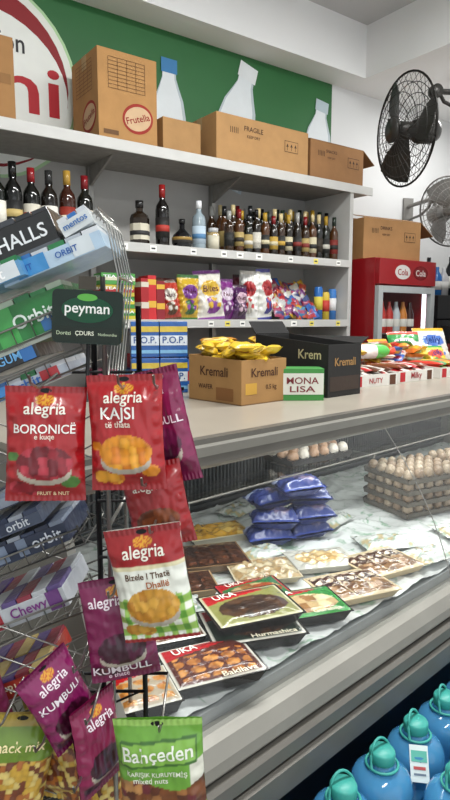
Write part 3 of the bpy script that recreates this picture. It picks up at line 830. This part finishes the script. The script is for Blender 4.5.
opentray('wafer_display_box', .62, .825, .54, .79, .14, '#a57c4a', '#7c5c38', hb=.15,
         texts=[('Kremali', .0, .10, .13, '#4a2814'), ('WAFER', -.04, .05, .07, '#4a2814')],
         ftexts=[('Kremali', .0, .10, .12, '#4a2814'), ('0.5 kg', .03, .05, .05, '#4a2814')], decals=[('F', -.06, .05, .05, .035, '#c89a3c'), ('L', .05, .03, .08, .04, '#8a5c30')])
b = B()
for k in range(38):
    x = random.uniform(-.085, .085); y = random.uniform(-.11, .11)
    M = T(x, y, .125+random.uniform(0, .03)+.013*(k % 4)) @ RZ(random.uniform(-60, 60)) @ RX(-90+random.uniform(-30, 30))
    b.pillow(.085, .04, .022, PLAST, random.choice(('#d8b02a', '#e4c038', '#e0bc30')), M, random.choice(('#8a5020', '#e8d890', '#e4c038', '#e4c038')), n=8)
b.done('wafer_packets', CASE @ T(.722, .665, ZT))
b = B()
for k in range(34):
    M = T(random.uniform(-.14, .14), random.uniform(-.04, .04), .02+.027*(k//5)) @ RZ(random.uniform(-25, 25)) @ RX(-90+random.uniform(-25, 25))
    b.pillow(.085, .04, .022, PLAST, random.choice(('#d8b02a', '#e4c038', '#b87a1c')), M, random.choice(('#8a5020', '#e8d890')), n=8)
b.done('wafer_packets', CASE @ T(.99, .97, ZT))
b = B()
for k in range(2):
    for q in range(2):
        z = k*.13; x = q*.102
        b.box(x-.10, x, -.05, .05, z, z+.127, PLAST, '#1f5aa4')
        F = T(x-.05, -.0508, z) @ FRONT
        b.rect(0, .06, .098, .035, PLAST, '#d8e0e8', F); b.text('P.O.P.', 0, .062, PLAST, '#1c4c90', F, w=.08, z=.0008)
        b.rect(0, .10, .098, .02, PLAST, '#d3b840', F); b.rect(0, .02, .098, .012, PLAST, '#7fb8e0', F)
        F = T(x-.1008, 0, z) @ LEFT
        b.rect(0, .06, .098, .035, PLAST, '#d8e0e8', F)
b.done('cocoa_boxes', CASE @ T(.665, 1.02, ZT) @ RZ(-32), bevel=.003)
b = B()
b.box(-.07, .07, -.05, .05, 0, .105, PAPER, '#3f8a40')
for F, L in ((T(0, -.0508, 0) @ FRONT, .14), (T(-.0708, 0, 0) @ LEFT, .1)):
    b.rect(0, .055, L*.98, .07, PAPER, '#d8dacf', F); b.text('MONA', 0, .066, PAPER, '#7a2a30', F, w=L*.75, z=.0008, maxh=.022)
    b.text('LISA', 0, .038, PAPER, '#7a2a30', F, w=L*.6, z=.0008, maxh=.02)
b.done('chocolate_box', CASE @ T(.893, .535, ZT) @ RZ(-42), bevel=.001)
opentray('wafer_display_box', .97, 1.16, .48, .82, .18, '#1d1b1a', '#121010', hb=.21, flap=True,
         texts=[('Krem', .09, .145, .10, '#c8b890')], ftexts=[('Kremali', 0, .12, .12, '#a8804c')], decals=[('F', 0, .045, .17, .05, '#3a2c24'), ('L', 0, .03, .32, .03, '#4a3428')])
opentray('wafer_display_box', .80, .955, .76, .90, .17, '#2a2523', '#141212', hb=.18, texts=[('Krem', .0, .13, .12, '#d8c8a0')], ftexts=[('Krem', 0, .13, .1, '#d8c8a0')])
def bartray(x, y, rz, w, d, cols, st):
    opentray('bar_display_box', x-w/2, x+w/2, y-d/2, y+d/2, .05, '#dcd8d0', '#cfcabf', hb=.06, rz=rz,
             ftexts=[(st, 0, .025, w*.3, '#a01c28')], texts=[(st, 0, .025, d*.35, '#a01c28')], decals=[('F', -w*.38, .025, w*.14, .04, '#b8242c'), ('F', w*.38, .025, w*.14, .04, '#5a3420')])
    b = B(); n = int(w/.03)
    for k in range(n):
        for q in (0, 1, 2):
            M = T(-w/2+.02+k*.029, random.uniform(-.008, .008), .030+.017*q) @ RZ(90+random.uniform(-14, 14)) @ RX(-90+random.uniform(-15, 15))
            b.pillow(d-.02, .032, .022, PLAST, random.choice(cols), M, random.choice(cols), n=8)
    b.done('chocolate_bars', CASE @ T(x, y, ZT) @ RZ(rz))
bartray(1.40, .66, -8, .26, .20, ['#e8e4da', '#5c3420', '#c03030', '#e8e4da'], 'NUTY')
bartray(1.70, .66, -4, .26, .20, ['#c8242c', '#f0ece4', '#7a4020'], 'Milky')
bartray(1.34, .93, -4, .30, .18, ['#d8a83c', '#f0ece4', '#a83020'], 'Rolls')
bartray(2.02, .64, -4, .26, .20, ['#e8c03c', '#3a8c4c', '#d84030'], 'Fruity')
def cand(base, b2, b3):
    B1, B2, B3 = hx(base), hx(b2), hx(b3)
    def cf(u, v):
        if inE(u, v, .5, .62, .36, .16): return B2
        if inE(u, v, .5, .28, .3, .17): return pile(u, v, 6, [B2, B3, B1], 3)
        if v > .93 or v < .05: return B3
        return B1
    return cf
for i, (x, y, cc, w, h, rr) in enumerate(((2.10, .98, ('#e23c2c', '#f4e8d0', '#f0b020'), .18, .18, 30), (2.3, .80, ('#f0d23a', '#e84a2c', '#3aa04c'), .15, .14, 10), (2.34, 1.0, ('#3a9c50', '#f0e8d8', '#e03a2c'), .18, .22, -10), (1.92, 1.0, ('#e8e2d6', '#d8382c', '#f0b020'), .14, .13, 10), (2.5, .72, ('#c82c3c', '#f4e8d0', '#f0b020'), .18, .18, 20), (2.55, .95, ('#e8e2d6', '#3a6cc0', '#f0b020'), .2, .24, 0), (2.2, .56, ('#e88a2c', '#f4e8d0', '#c8302c'), .15, .12, 24))):
    bag('candy_bag', CASE @ T(x, y, ZT+h*.46) @ RZ(-30+rr) @ RX(-30), w, h, cand(*cc), [('Jelly', .5, .62, .5, '#203a80')], res=(24, 30), seed=30+i, thick=.025, wr=.006, hole=False)
b = B()
for k in range(70):
    M = T(random.uniform(-.34, .3), random.uniform(-.07, .07), .015+.020*(k % 7)) @ RZ(random.uniform(-90, 90)) @ RX(-90+random.uniform(-40, 40))
    b.pillow(.09, .06, .025, PLAST, random.choice(('#d83a2c', '#e8c03c', '#f0ece4', '#3a9c50', '#e87a2c', '#3a6cc0')), M, random.choice(('#ffffff', '#e8c03c', '#b02030')), n=6)
b.done('candy_assortment', CASE @ T(1.95, .87, ZT))
b = B()
M = RY(90)
b.lathe([(0, -.13), (.03, -.13), (.033, -.12), (.033, .06), (.028, .08), (.015, .10), (.015, .12), (0, .12)], PLAST, '#4fb848', M=M)
b.lathe([(.0335, -.08), (.0335, .02)], PLAST, '#f2f0e8', M=M); b.lathe([(.018, .10), (.018, .13), (0, .13)], PLAST, '#e84a2c', M=M)
b.done('candy_tube', CASE @ T(1.70, .80, ZT+.12) @ RZ(-20))
b = B(); b.lathe([(0, -.09), (.032, -.09), (.034, -.08), (.034, .08), (.03, .09), (0, .09)], PLAST, '#d8501c', M=M)
b.lathe([(.0345, -.04), (.0345, .03)], PLAST, '#f2d8c8', M=M)
b.done('candy_tube', CASE @ T(1.58, .93, ZT+.034) @ RZ(-40))

# ------------------------------------------------------------ shelf snacks
Z3 = 1.552
def pbox(name, x, y, z, w, d, h, col, strips=(), text=None, tc='#ffffff', rz=0, m=PAPER):
    b = B(); b.box(-w/2, w/2, -d/2, d/2, 0, h, m, col)
    for F, L in ((T(0, -d/2-.0008, 0) @ FRONT, w), (T(-w/2-.0008, 0, 0) @ LEFT, d)):
        for (cy, hh, c) in strips: b.rect(0, cy*h, L*.98, hh*h, m, c, F)
        if text: b.text(text, 0, h*.7, m, tc, F, w=L*.8, z=.0008, maxh=h*.25)
    return b.done(name, T(x, y, z) @ RZ(rz), bevel=.001)
for i in range(2):
    for j, (c, s1) in enumerate((('#c0b438', '#3c8a3c'), ('#3f8f44', '#d8c84a'), ('#c4b43e', '#b03030'), ('#4f9a48', '#d8d4b8'))):
        pbox('tea_box', 1.25+i*.085+random.uniform(-.006, .006), 2.69, Z3+j*.055, .078, .12, .053, c, [(.5, .3, s1)], 'TEA', rz=random.uniform(-7, 7))
for i, (c, s1, h) in enumerate((('#a8242a', '#d8d0c0', .20), ('#c82a30', '#e0b040', .215), ('#8a1e28', '#e0b040', .19))):
    pbox('biscuit_box', 1.425+i*.050, 2.69, Z3, .044, .12, h, c, [(.35, .15, s1), (.85, .12, s1)], None, rz=random.uniform(-8, 8))
def ctext(): return random.choice(('Snack', 'Chips', 'Crisp', 'Nuts', 'Bites'))
shelfbags = [(1.60, .11, .20, ('#b83a2c', '#d8d4c8', '#5a3a20')), (1.70, .13, .23, ('#c8a428', '#7a3a90', '#3a6a30')), (1.835, .165, .26, ('#dcd8ce', '#d0a828', '#7a3488')), (1.950, .11, .22, ('#7a2a7c', '#d8c8d8', '#5a1a60')),
             (2.035, .09, .19, ('#4a2050', '#d0b0c0', '#3a1030')), (2.115, .115, .27, ('#e4e3de', '#b02a2e', '#d0ccc0')), (2.215, .12, .285, ('#e8e7e0', '#a82a2e', '#3a3a8c'))]
for i, (x, w, h, cc) in enumerate(shelfbags):
    bag('crisp_bag', T(x, 2.67+random.uniform(-.01, .02), Z3+h*.5) @ RZ(-14+random.uniform(-22, 22)) @ RY(random.uniform(-6, 6)) @ RX(random.uniform(-8, 2)), w, h, cand(*cc), [(ctext(), .5, .62, .55, '#5a2030')], res=(34, 48), seed=40+i, thick=.034, wr=.010, hole=False)
for i, (x, w, h, cc) in enumerate(((1.66, .13, .22, ('#a87c30', '#e0d0a0', '#7c2a20')), (1.77, .13, .20, ('#a0a830', '#ffffff', '#207030')), (1.90, .13, .25, ('#b8c030', '#ffffff', '#207030')), (2.04, .12, .23, ('#903048', '#f0e0d0', '#40101c')), (2.17, .12, .26, ('#903048', '#f0e0d0', '#40101c')), (2.30, .12, .24, ('#c8c4b8', '#30408c', '#40101c')))):
    bag('crisp_bag', T(x, 2.82, Z3+h*.5) @ RZ(-5+random.uniform(-12, 12)) @ RY(random.uniform(-6, 6)), w, h, cand(*cc), [], res=(16, 22), seed=50+i, thick=.03, wr=.008, hole=False)
pal = ['#2a5ca8', '#a82a30', '#b8b2a0', '#3a80a8', '#b8482c', '#6a2a70', '#c09a2c', '#384878', '#c0c0be', '#a03a5a']
b = B()
for k in range(95):
    x = random.uniform(2.29, 2.61); L = k % 6
    M = T(x, 2.66+.022*L+random.uniform(-.01, .01), .035+.030*L+random.uniform(0, .02)) @ RZ(random.uniform(-30, 30)) @ RY(random.uniform(-35, 35)) @ RX(random.uniform(-40, -5))
    b.pillow(random.uniform(.045, .075), random.uniform(.06, .095), .022, PLAST, random.choice(pal), M, random.choice(pal+['#e0dcd0']), n=6)
b.done('candy_assortment', T(0, 0, Z3))
for x, c, c2, h in ((2.665, '#2f6cb4', '#d8c84a', .20), (2.725, '#d0b23a', '#c03a2c', .17), (2.785, '#3a76bc', '#e0e0e0', .19)):
    b = B(); r = .027
    b.lathe([(0, 0), (r, 0), (r, h*.92), (r*.85, h*.96), (r*.85, h), (0, h)], GLOSS, c); b.lathe([(r*1.01, h*.3), (r*1.01, h*.7)], PAPER, c2)
    b.done('drink_can', T(x, 2.69, Z3))
for i in range(14):
    x = 1.25+i*.115
    pbox('snack_carton', x, 2.76, 1.172, .10, .16, random.uniform(.12, .22), random.choice(pal), [(.5, .3, random.choice(pal))], None, m=PLAST)

# ------------------------------------------------------------ fridges
RED = mat('red_cabinet', '#8e141b', rough=.3, nz=.03)
BLK = mat('black_trim', '#1b1c1e', rough=.4)
WIN = mat('fridge_liner', '#a8acac', rough=.6)
def fridge(name, x0, x1, y0, y1, h, body, txt, stock, hh=.165):
    b = B(); t = .03
    b.box(x0, x0+t, y0, y1, .1, h, body); b.box(x1-t, x1, y0, y1, .1, h, body)
    b.box(x0+t, x1-t, y1-.03, y1, .1, h, WIN); b.box(x0+t, x1-t, y0, y1, h-hh, h, body); b.box(x0+t, x1-t, y0, y1, .1, .3, body)
    b.box(x0+.02, x1-.02, y0+.02, y1-.02, 0, .1, BLK)
    b.box(x0+.004, x1-.004, y0-.035, y0, h-hh+.005, h-.005, body)
    F = T((x0+x1)/2, y0-.036, 0) @ FRONT
    b.disc(-.06, h-hh/2, .075, hh*.27, GLOSS, '#c8c4c0', F, 0); b.text(txt, -.06, h-hh/2, GLOSS, '#8e141b', F, w=.10, z=.001)
    b.disc(.12, h-hh/2, .075, hh*.27, GLOSS, '#6e0f15', F, 0); b.text(txt, .12, h-hh/2, GLOSS, '#d8c8c4', F, w=.10, z=.001)
    zb, zt = .3, h-hh-.005; fr = WIN if stock else BLK
    for a, c in ((x0+.004, x0+.045), (x1-.045, x1-.004)): b.box(a, c, y0-.035, y0-.002, zb, zt, fr)
    b.box(x0+.045, x1-.045, y0-.035, y0-.002, zb, zb+.05, fr); b.box(x0+.045, x1-.045, y0-.035, y0-.002, zt-.04, zt, fr)
    b.add([(x0+.045, y0-.02, zb+.05), (x1-.045, y0-.02, zb+.05), (x1-.045, y0-.02, zt-.04), (x0+.045, y0-.02, zt-.04)], [(0, 1, 2, 3)], GLASS)
    b.tube([(x0+.06, y0-.04, .9), (x0+.06, y0-.07, .92), (x0+.06, y0-.07, 1.3), (x0+.06, y0-.04, 1.32)], .008, BLK)
    for k in range(5):
        z = .32+k*.285
        if z+.25 > h-hh: break
        b.box(x0+t, x1-t, y0+.02, y1-.03, z, z+.008, CHROME)
        n = int((x1-x0-.1)/.07)
        for i in range(n):
            M = T(x0+.08+i*.07, y0+.06, z+.008)
            cc = random.choice(('#3a1410', '#b8c0c4', '#b02a20', '#2a6040', '#c87a2c', '#2a5aa0'))
            b.lathe([(0, 0), (.029, 0), (.03, .12), (.012, .18), (.012, .20), (0, .20)], GLOSS, cc, M=M, seg=12)
            b.lathe([(.0305, .04), (.0305, .09)], PAPER, '#d8d4cc', M=M, seg=12)
    for xx_ in (x0+t+.002, x1-t-.022):
        b.box(xx_, xx_+.02, y0+.01, y0+.03, .35, h-hh-.02, mat('fridge_fill_strip', '#eef4ff', emis=2.) if stock else WIN)  # glowing side strips added to brighten the stocked interior
    return b.done(name, bevel=.003)
fridge('drinks_fridge', 2.93, 3.50, 2.48, 2.97, 1.93, RED, 'Cola', True)
fridge('drinks_fridge', 3.56, 4.15, 2.50, 2.97, 1.72, BLK, 'Cool', False)
carton('cardboard_box', 2.96, 3.46, 2.56, 2.90, 1.932, .25, '#a67b4c', rz=-6, flaps=True, label='DRINKS')
for x, c, h in ((3.66, '#20242a', .26), (3.76, '#2c70b8', .2), (3.84, '#c8c8ca', .2), (3.92, '#23262a', .28), (4.02, '#c03030', .22)):
    b = B(); b.lathe([(0, 0), (.036, 0), (.036, h*.65), (.014, h*.85), (.014, h), (0, h)], GLOSS, c); b.lathe([(.0365, h*.2), (.0365, h*.5)], PAPER, '#d8d8d4')
    b.done('soda_bottle', T(x, 2.62, 1.722))

# ------------------------------------------------------------ fans
def fan(name, M, Rr, dark, back, rise=.12):
    b = B(); m = mat('fan_dark', '#34322f', rough=.4, metal=.4) if dark else mat('fan_light', '#8c8a86', rough=.4, metal=.3)
    def prof(t, s_): return s_*(.075*(1-t**2.2))
    N = 40
    for s_ in (-1, 1):
        for t in (.25, .45, .65, .83, 1.0):
            r = Rr*t; y = prof(t, s_)
            b.tube([(r*math.cos(2*math.pi*i/N), y, r*math.sin(2*math.pi*i/N)) for i in range(N)], .0022 if t < 1 else .006, m, 5, True)
        for k in range(36):
            a = 2*math.pi*k/36
            b.tube([(Rr*t*math.cos(a), prof(t, s_), Rr*t*math.sin(a)) for t in (.22, .5, .8, 1.0)], .0014, m, 4)
    b.lathe([(0, 0), (Rr*.22, 0), (Rr*.22, .012), (0, .014)], m, M=T(0, -.073, 0) @ RX(90))
    for k in range(3):
        vs = []
        for i in range(7):
            t = .15+.78*i/6
            for j in range(4):
                wd = (.25+.45*math.sin(math.pi*min(1, t*.85)))*(j/3-.5)*1.5
                a = 2*math.pi*k/3+wd
                vs.append((Rr*t*math.cos(a), .03*(j/3-.5)*2, Rr*t*math.sin(a)))
        fs = [(i*4+j, i*4+j+1, i*4+j+5, i*4+j+4) for i in range(6) for j in range(3)]
        b.add(vs, fs, m, True)
    b.lathe([(0, -.04), (Rr*.16, -.04), (Rr*.16, .03), (0, .03)], m, M=RX(-90))
    b.lathe([(0, .06), (.055, .06), (.065, .08), (.065, .16), (.05, .19), (0, .19)], m, M=RX(-90))
    b.tube([(0, .13, 0), (0, .16, .02), (0, .17, rise*.6), (0, .19, rise), (0, back, rise)], .015, m, 8)
    b.tube([(0, .19, rise+.03), (0, .24, rise-.05), (0, .34, rise-.09), (0, back, rise-.10)], .010, m, 8)
    b.lathe([(0, -.02), (.035, -.02), (.035, .02), (0, .02)], m, M=T(0, .19, rise) @ RY(90))
    b.box(-.04, .04, back, back+.015, rise-.14, rise+.06, m)
    return b.done(name, M)
fan('wall_fan', T(2.735, 2.14, 2.545) @ RZ(-110) @ RX(4), .280, True, .615, .20)
fan('wall_fan', T(3.70, 2.50, 2.28) @ RZ(-20), .23, False, .50)

# ------------------------------------------------------------ water bottles
WB = mat('blue_bottle_plastic', '#5fb4ea', rough=.1, nz=.05, trans=.5)
TEAL = mat('teal_cap', '#3fa89c', rough=.4)
def wbottle(x, y, z, tag=True, rot=0):
    b = B(); r = .068
    p = [(0, 0), (r*.85, 0), (r, .01), (r, .05), (r*.95, .058), (r, .066), (r, .11), (r*.95, .118), (r, .126), (r, .170), (r*.94, .178), (r, .186), (r, .215), (r*.97, .235), (r*.84, .254), (r*.5, .268), (.024, .272), (.024, .292), (0, .292)]
    b.lathe(p, WB, seg=32)
    b.lathe([(.024, .281), (.0275, .283), (.0275, .303), (.025, .307), (0, .308)], TEAL, seg=20)
    b.tube([(.034*math.cos(t), .034*math.sin(t), .275) for t in [2*math.pi*k/20 for k in range(20)]], .003, TEAL, 6, True)
    pts = [(.034*math.cos(t), .012*math.sin(t), .277+.048*math.sin(t)) for t in [math.pi*k/12 for k in range(13)]]
    b.tube(pts, .003, TEAL, 6)
    if tag:
        M = RZ(-60) @ T(0, -.038, .272) @ RX(-38)
        b.box(-.02, .02, -.002, 0, -.072, 0, PAPER, '#dfe9e6', M=M)
        b.rect(0, -.022, .034, .022, PAPER, '#5fb6a4', M @ FRONT, .003); b.rect(0, -.045, .026, .006, PAPER, '#c05050', M @ FRONT, .003)
        b.rect(0, -.057, .026, .004, PAPER, '#708090', M @ FRONT, .003)
    return b.done('water_bottle', CASE @ T(x, y, z) @ RZ(rot))
for k in range(16):
    x = -.025+.14*k
    if x > 2.6: break
    for lay in (0, 1):
        wbottle(x, -.124, -1.549+.328*lay, lay == 1 and k in (2, 4, 6), rot=random.uniform(-20, 20))
for k in range(3):
    x = .46+.14*k
    for lay in (0, 1): wbottle(x, -.264, -1.549+.328*lay, lay == 1 and k == 1, rot=random.uniform(-40, 10))

# ------------------------------------------------------------ lights
def area(name, loc, sx, sy, e, rot=(0, 0, 0), col=(1, 1, 1), M=None):
    l = bpy.data.lights.new(name, 'AREA'); l.shape = 'RECTANGLE'; l.size = sx; l.size_y = sy; l.energy = e; l.color = col
    o = bpy.data.objects.new(name, l); sc.collection.objects.link(o)
    o.matrix_world = (M if M is not None else Matrix.Identity(4)) @ T(*loc) @ RX(rot[0]) @ RY(rot[1])
    return o
HOUS = mat('lamp_housing', '#f0f0ee', rough=.5)
for i, (x, y) in enumerate(((1.2, 1.1), (2.5, 1.0), (.2, -.6))):
    b = B(); b.box(-.62, .62, -.1, .1, .0, .05, HOUS); b.done('alcove_fill_housing', T(x, y, 3.365))
    area('alcove_fill_light', (x, y, 3.355), 1.2, .18, 42, col=(.99, 1, .985))
b = B(); b.box(-.3, .3, -.1, .1, .0, .04, HOUS); b.done('alcove_fill_housing', T(3.9, 2.35, 3.055))  # made-up housing for the added alcove fill, out of view
area('alcove_fill_light', (3.9, 2.35, 3.045), .5, .15, 10, col=(1, .99, .97))  # added fill light, unseen, brightens the dark alcove
area('case_lamp_light', (1.3, .34, -.318), 2.6, .03, 9, rot=(12, 0), col=(.96, 1, .98), M=CASE)
w = bpy.data.worlds.new('world'); sc.world = w; w.use_nodes = True
bg = w.node_tree.nodes['Background']; bg.inputs[0].default_value = (.92, .96, 1, 1); bg.inputs[1].default_value = 1.15

# ------------------------------------------------------------ camera
cam = bpy.data.cameras.new('camera'); co = bpy.data.objects.new('camera', cam); sc.collection.objects.link(co)
cam.sensor_fit = 'VERTICAL'; cam.sensor_height = 36; cam.lens = 27; cam.clip_start = .05
co.location = (0, 0, EYE)
co.rotation_euler = Vector((.588*.991, .809*.991, -.132)).to_track_quat('-Z', 'Y').to_euler()
sc.camera = co
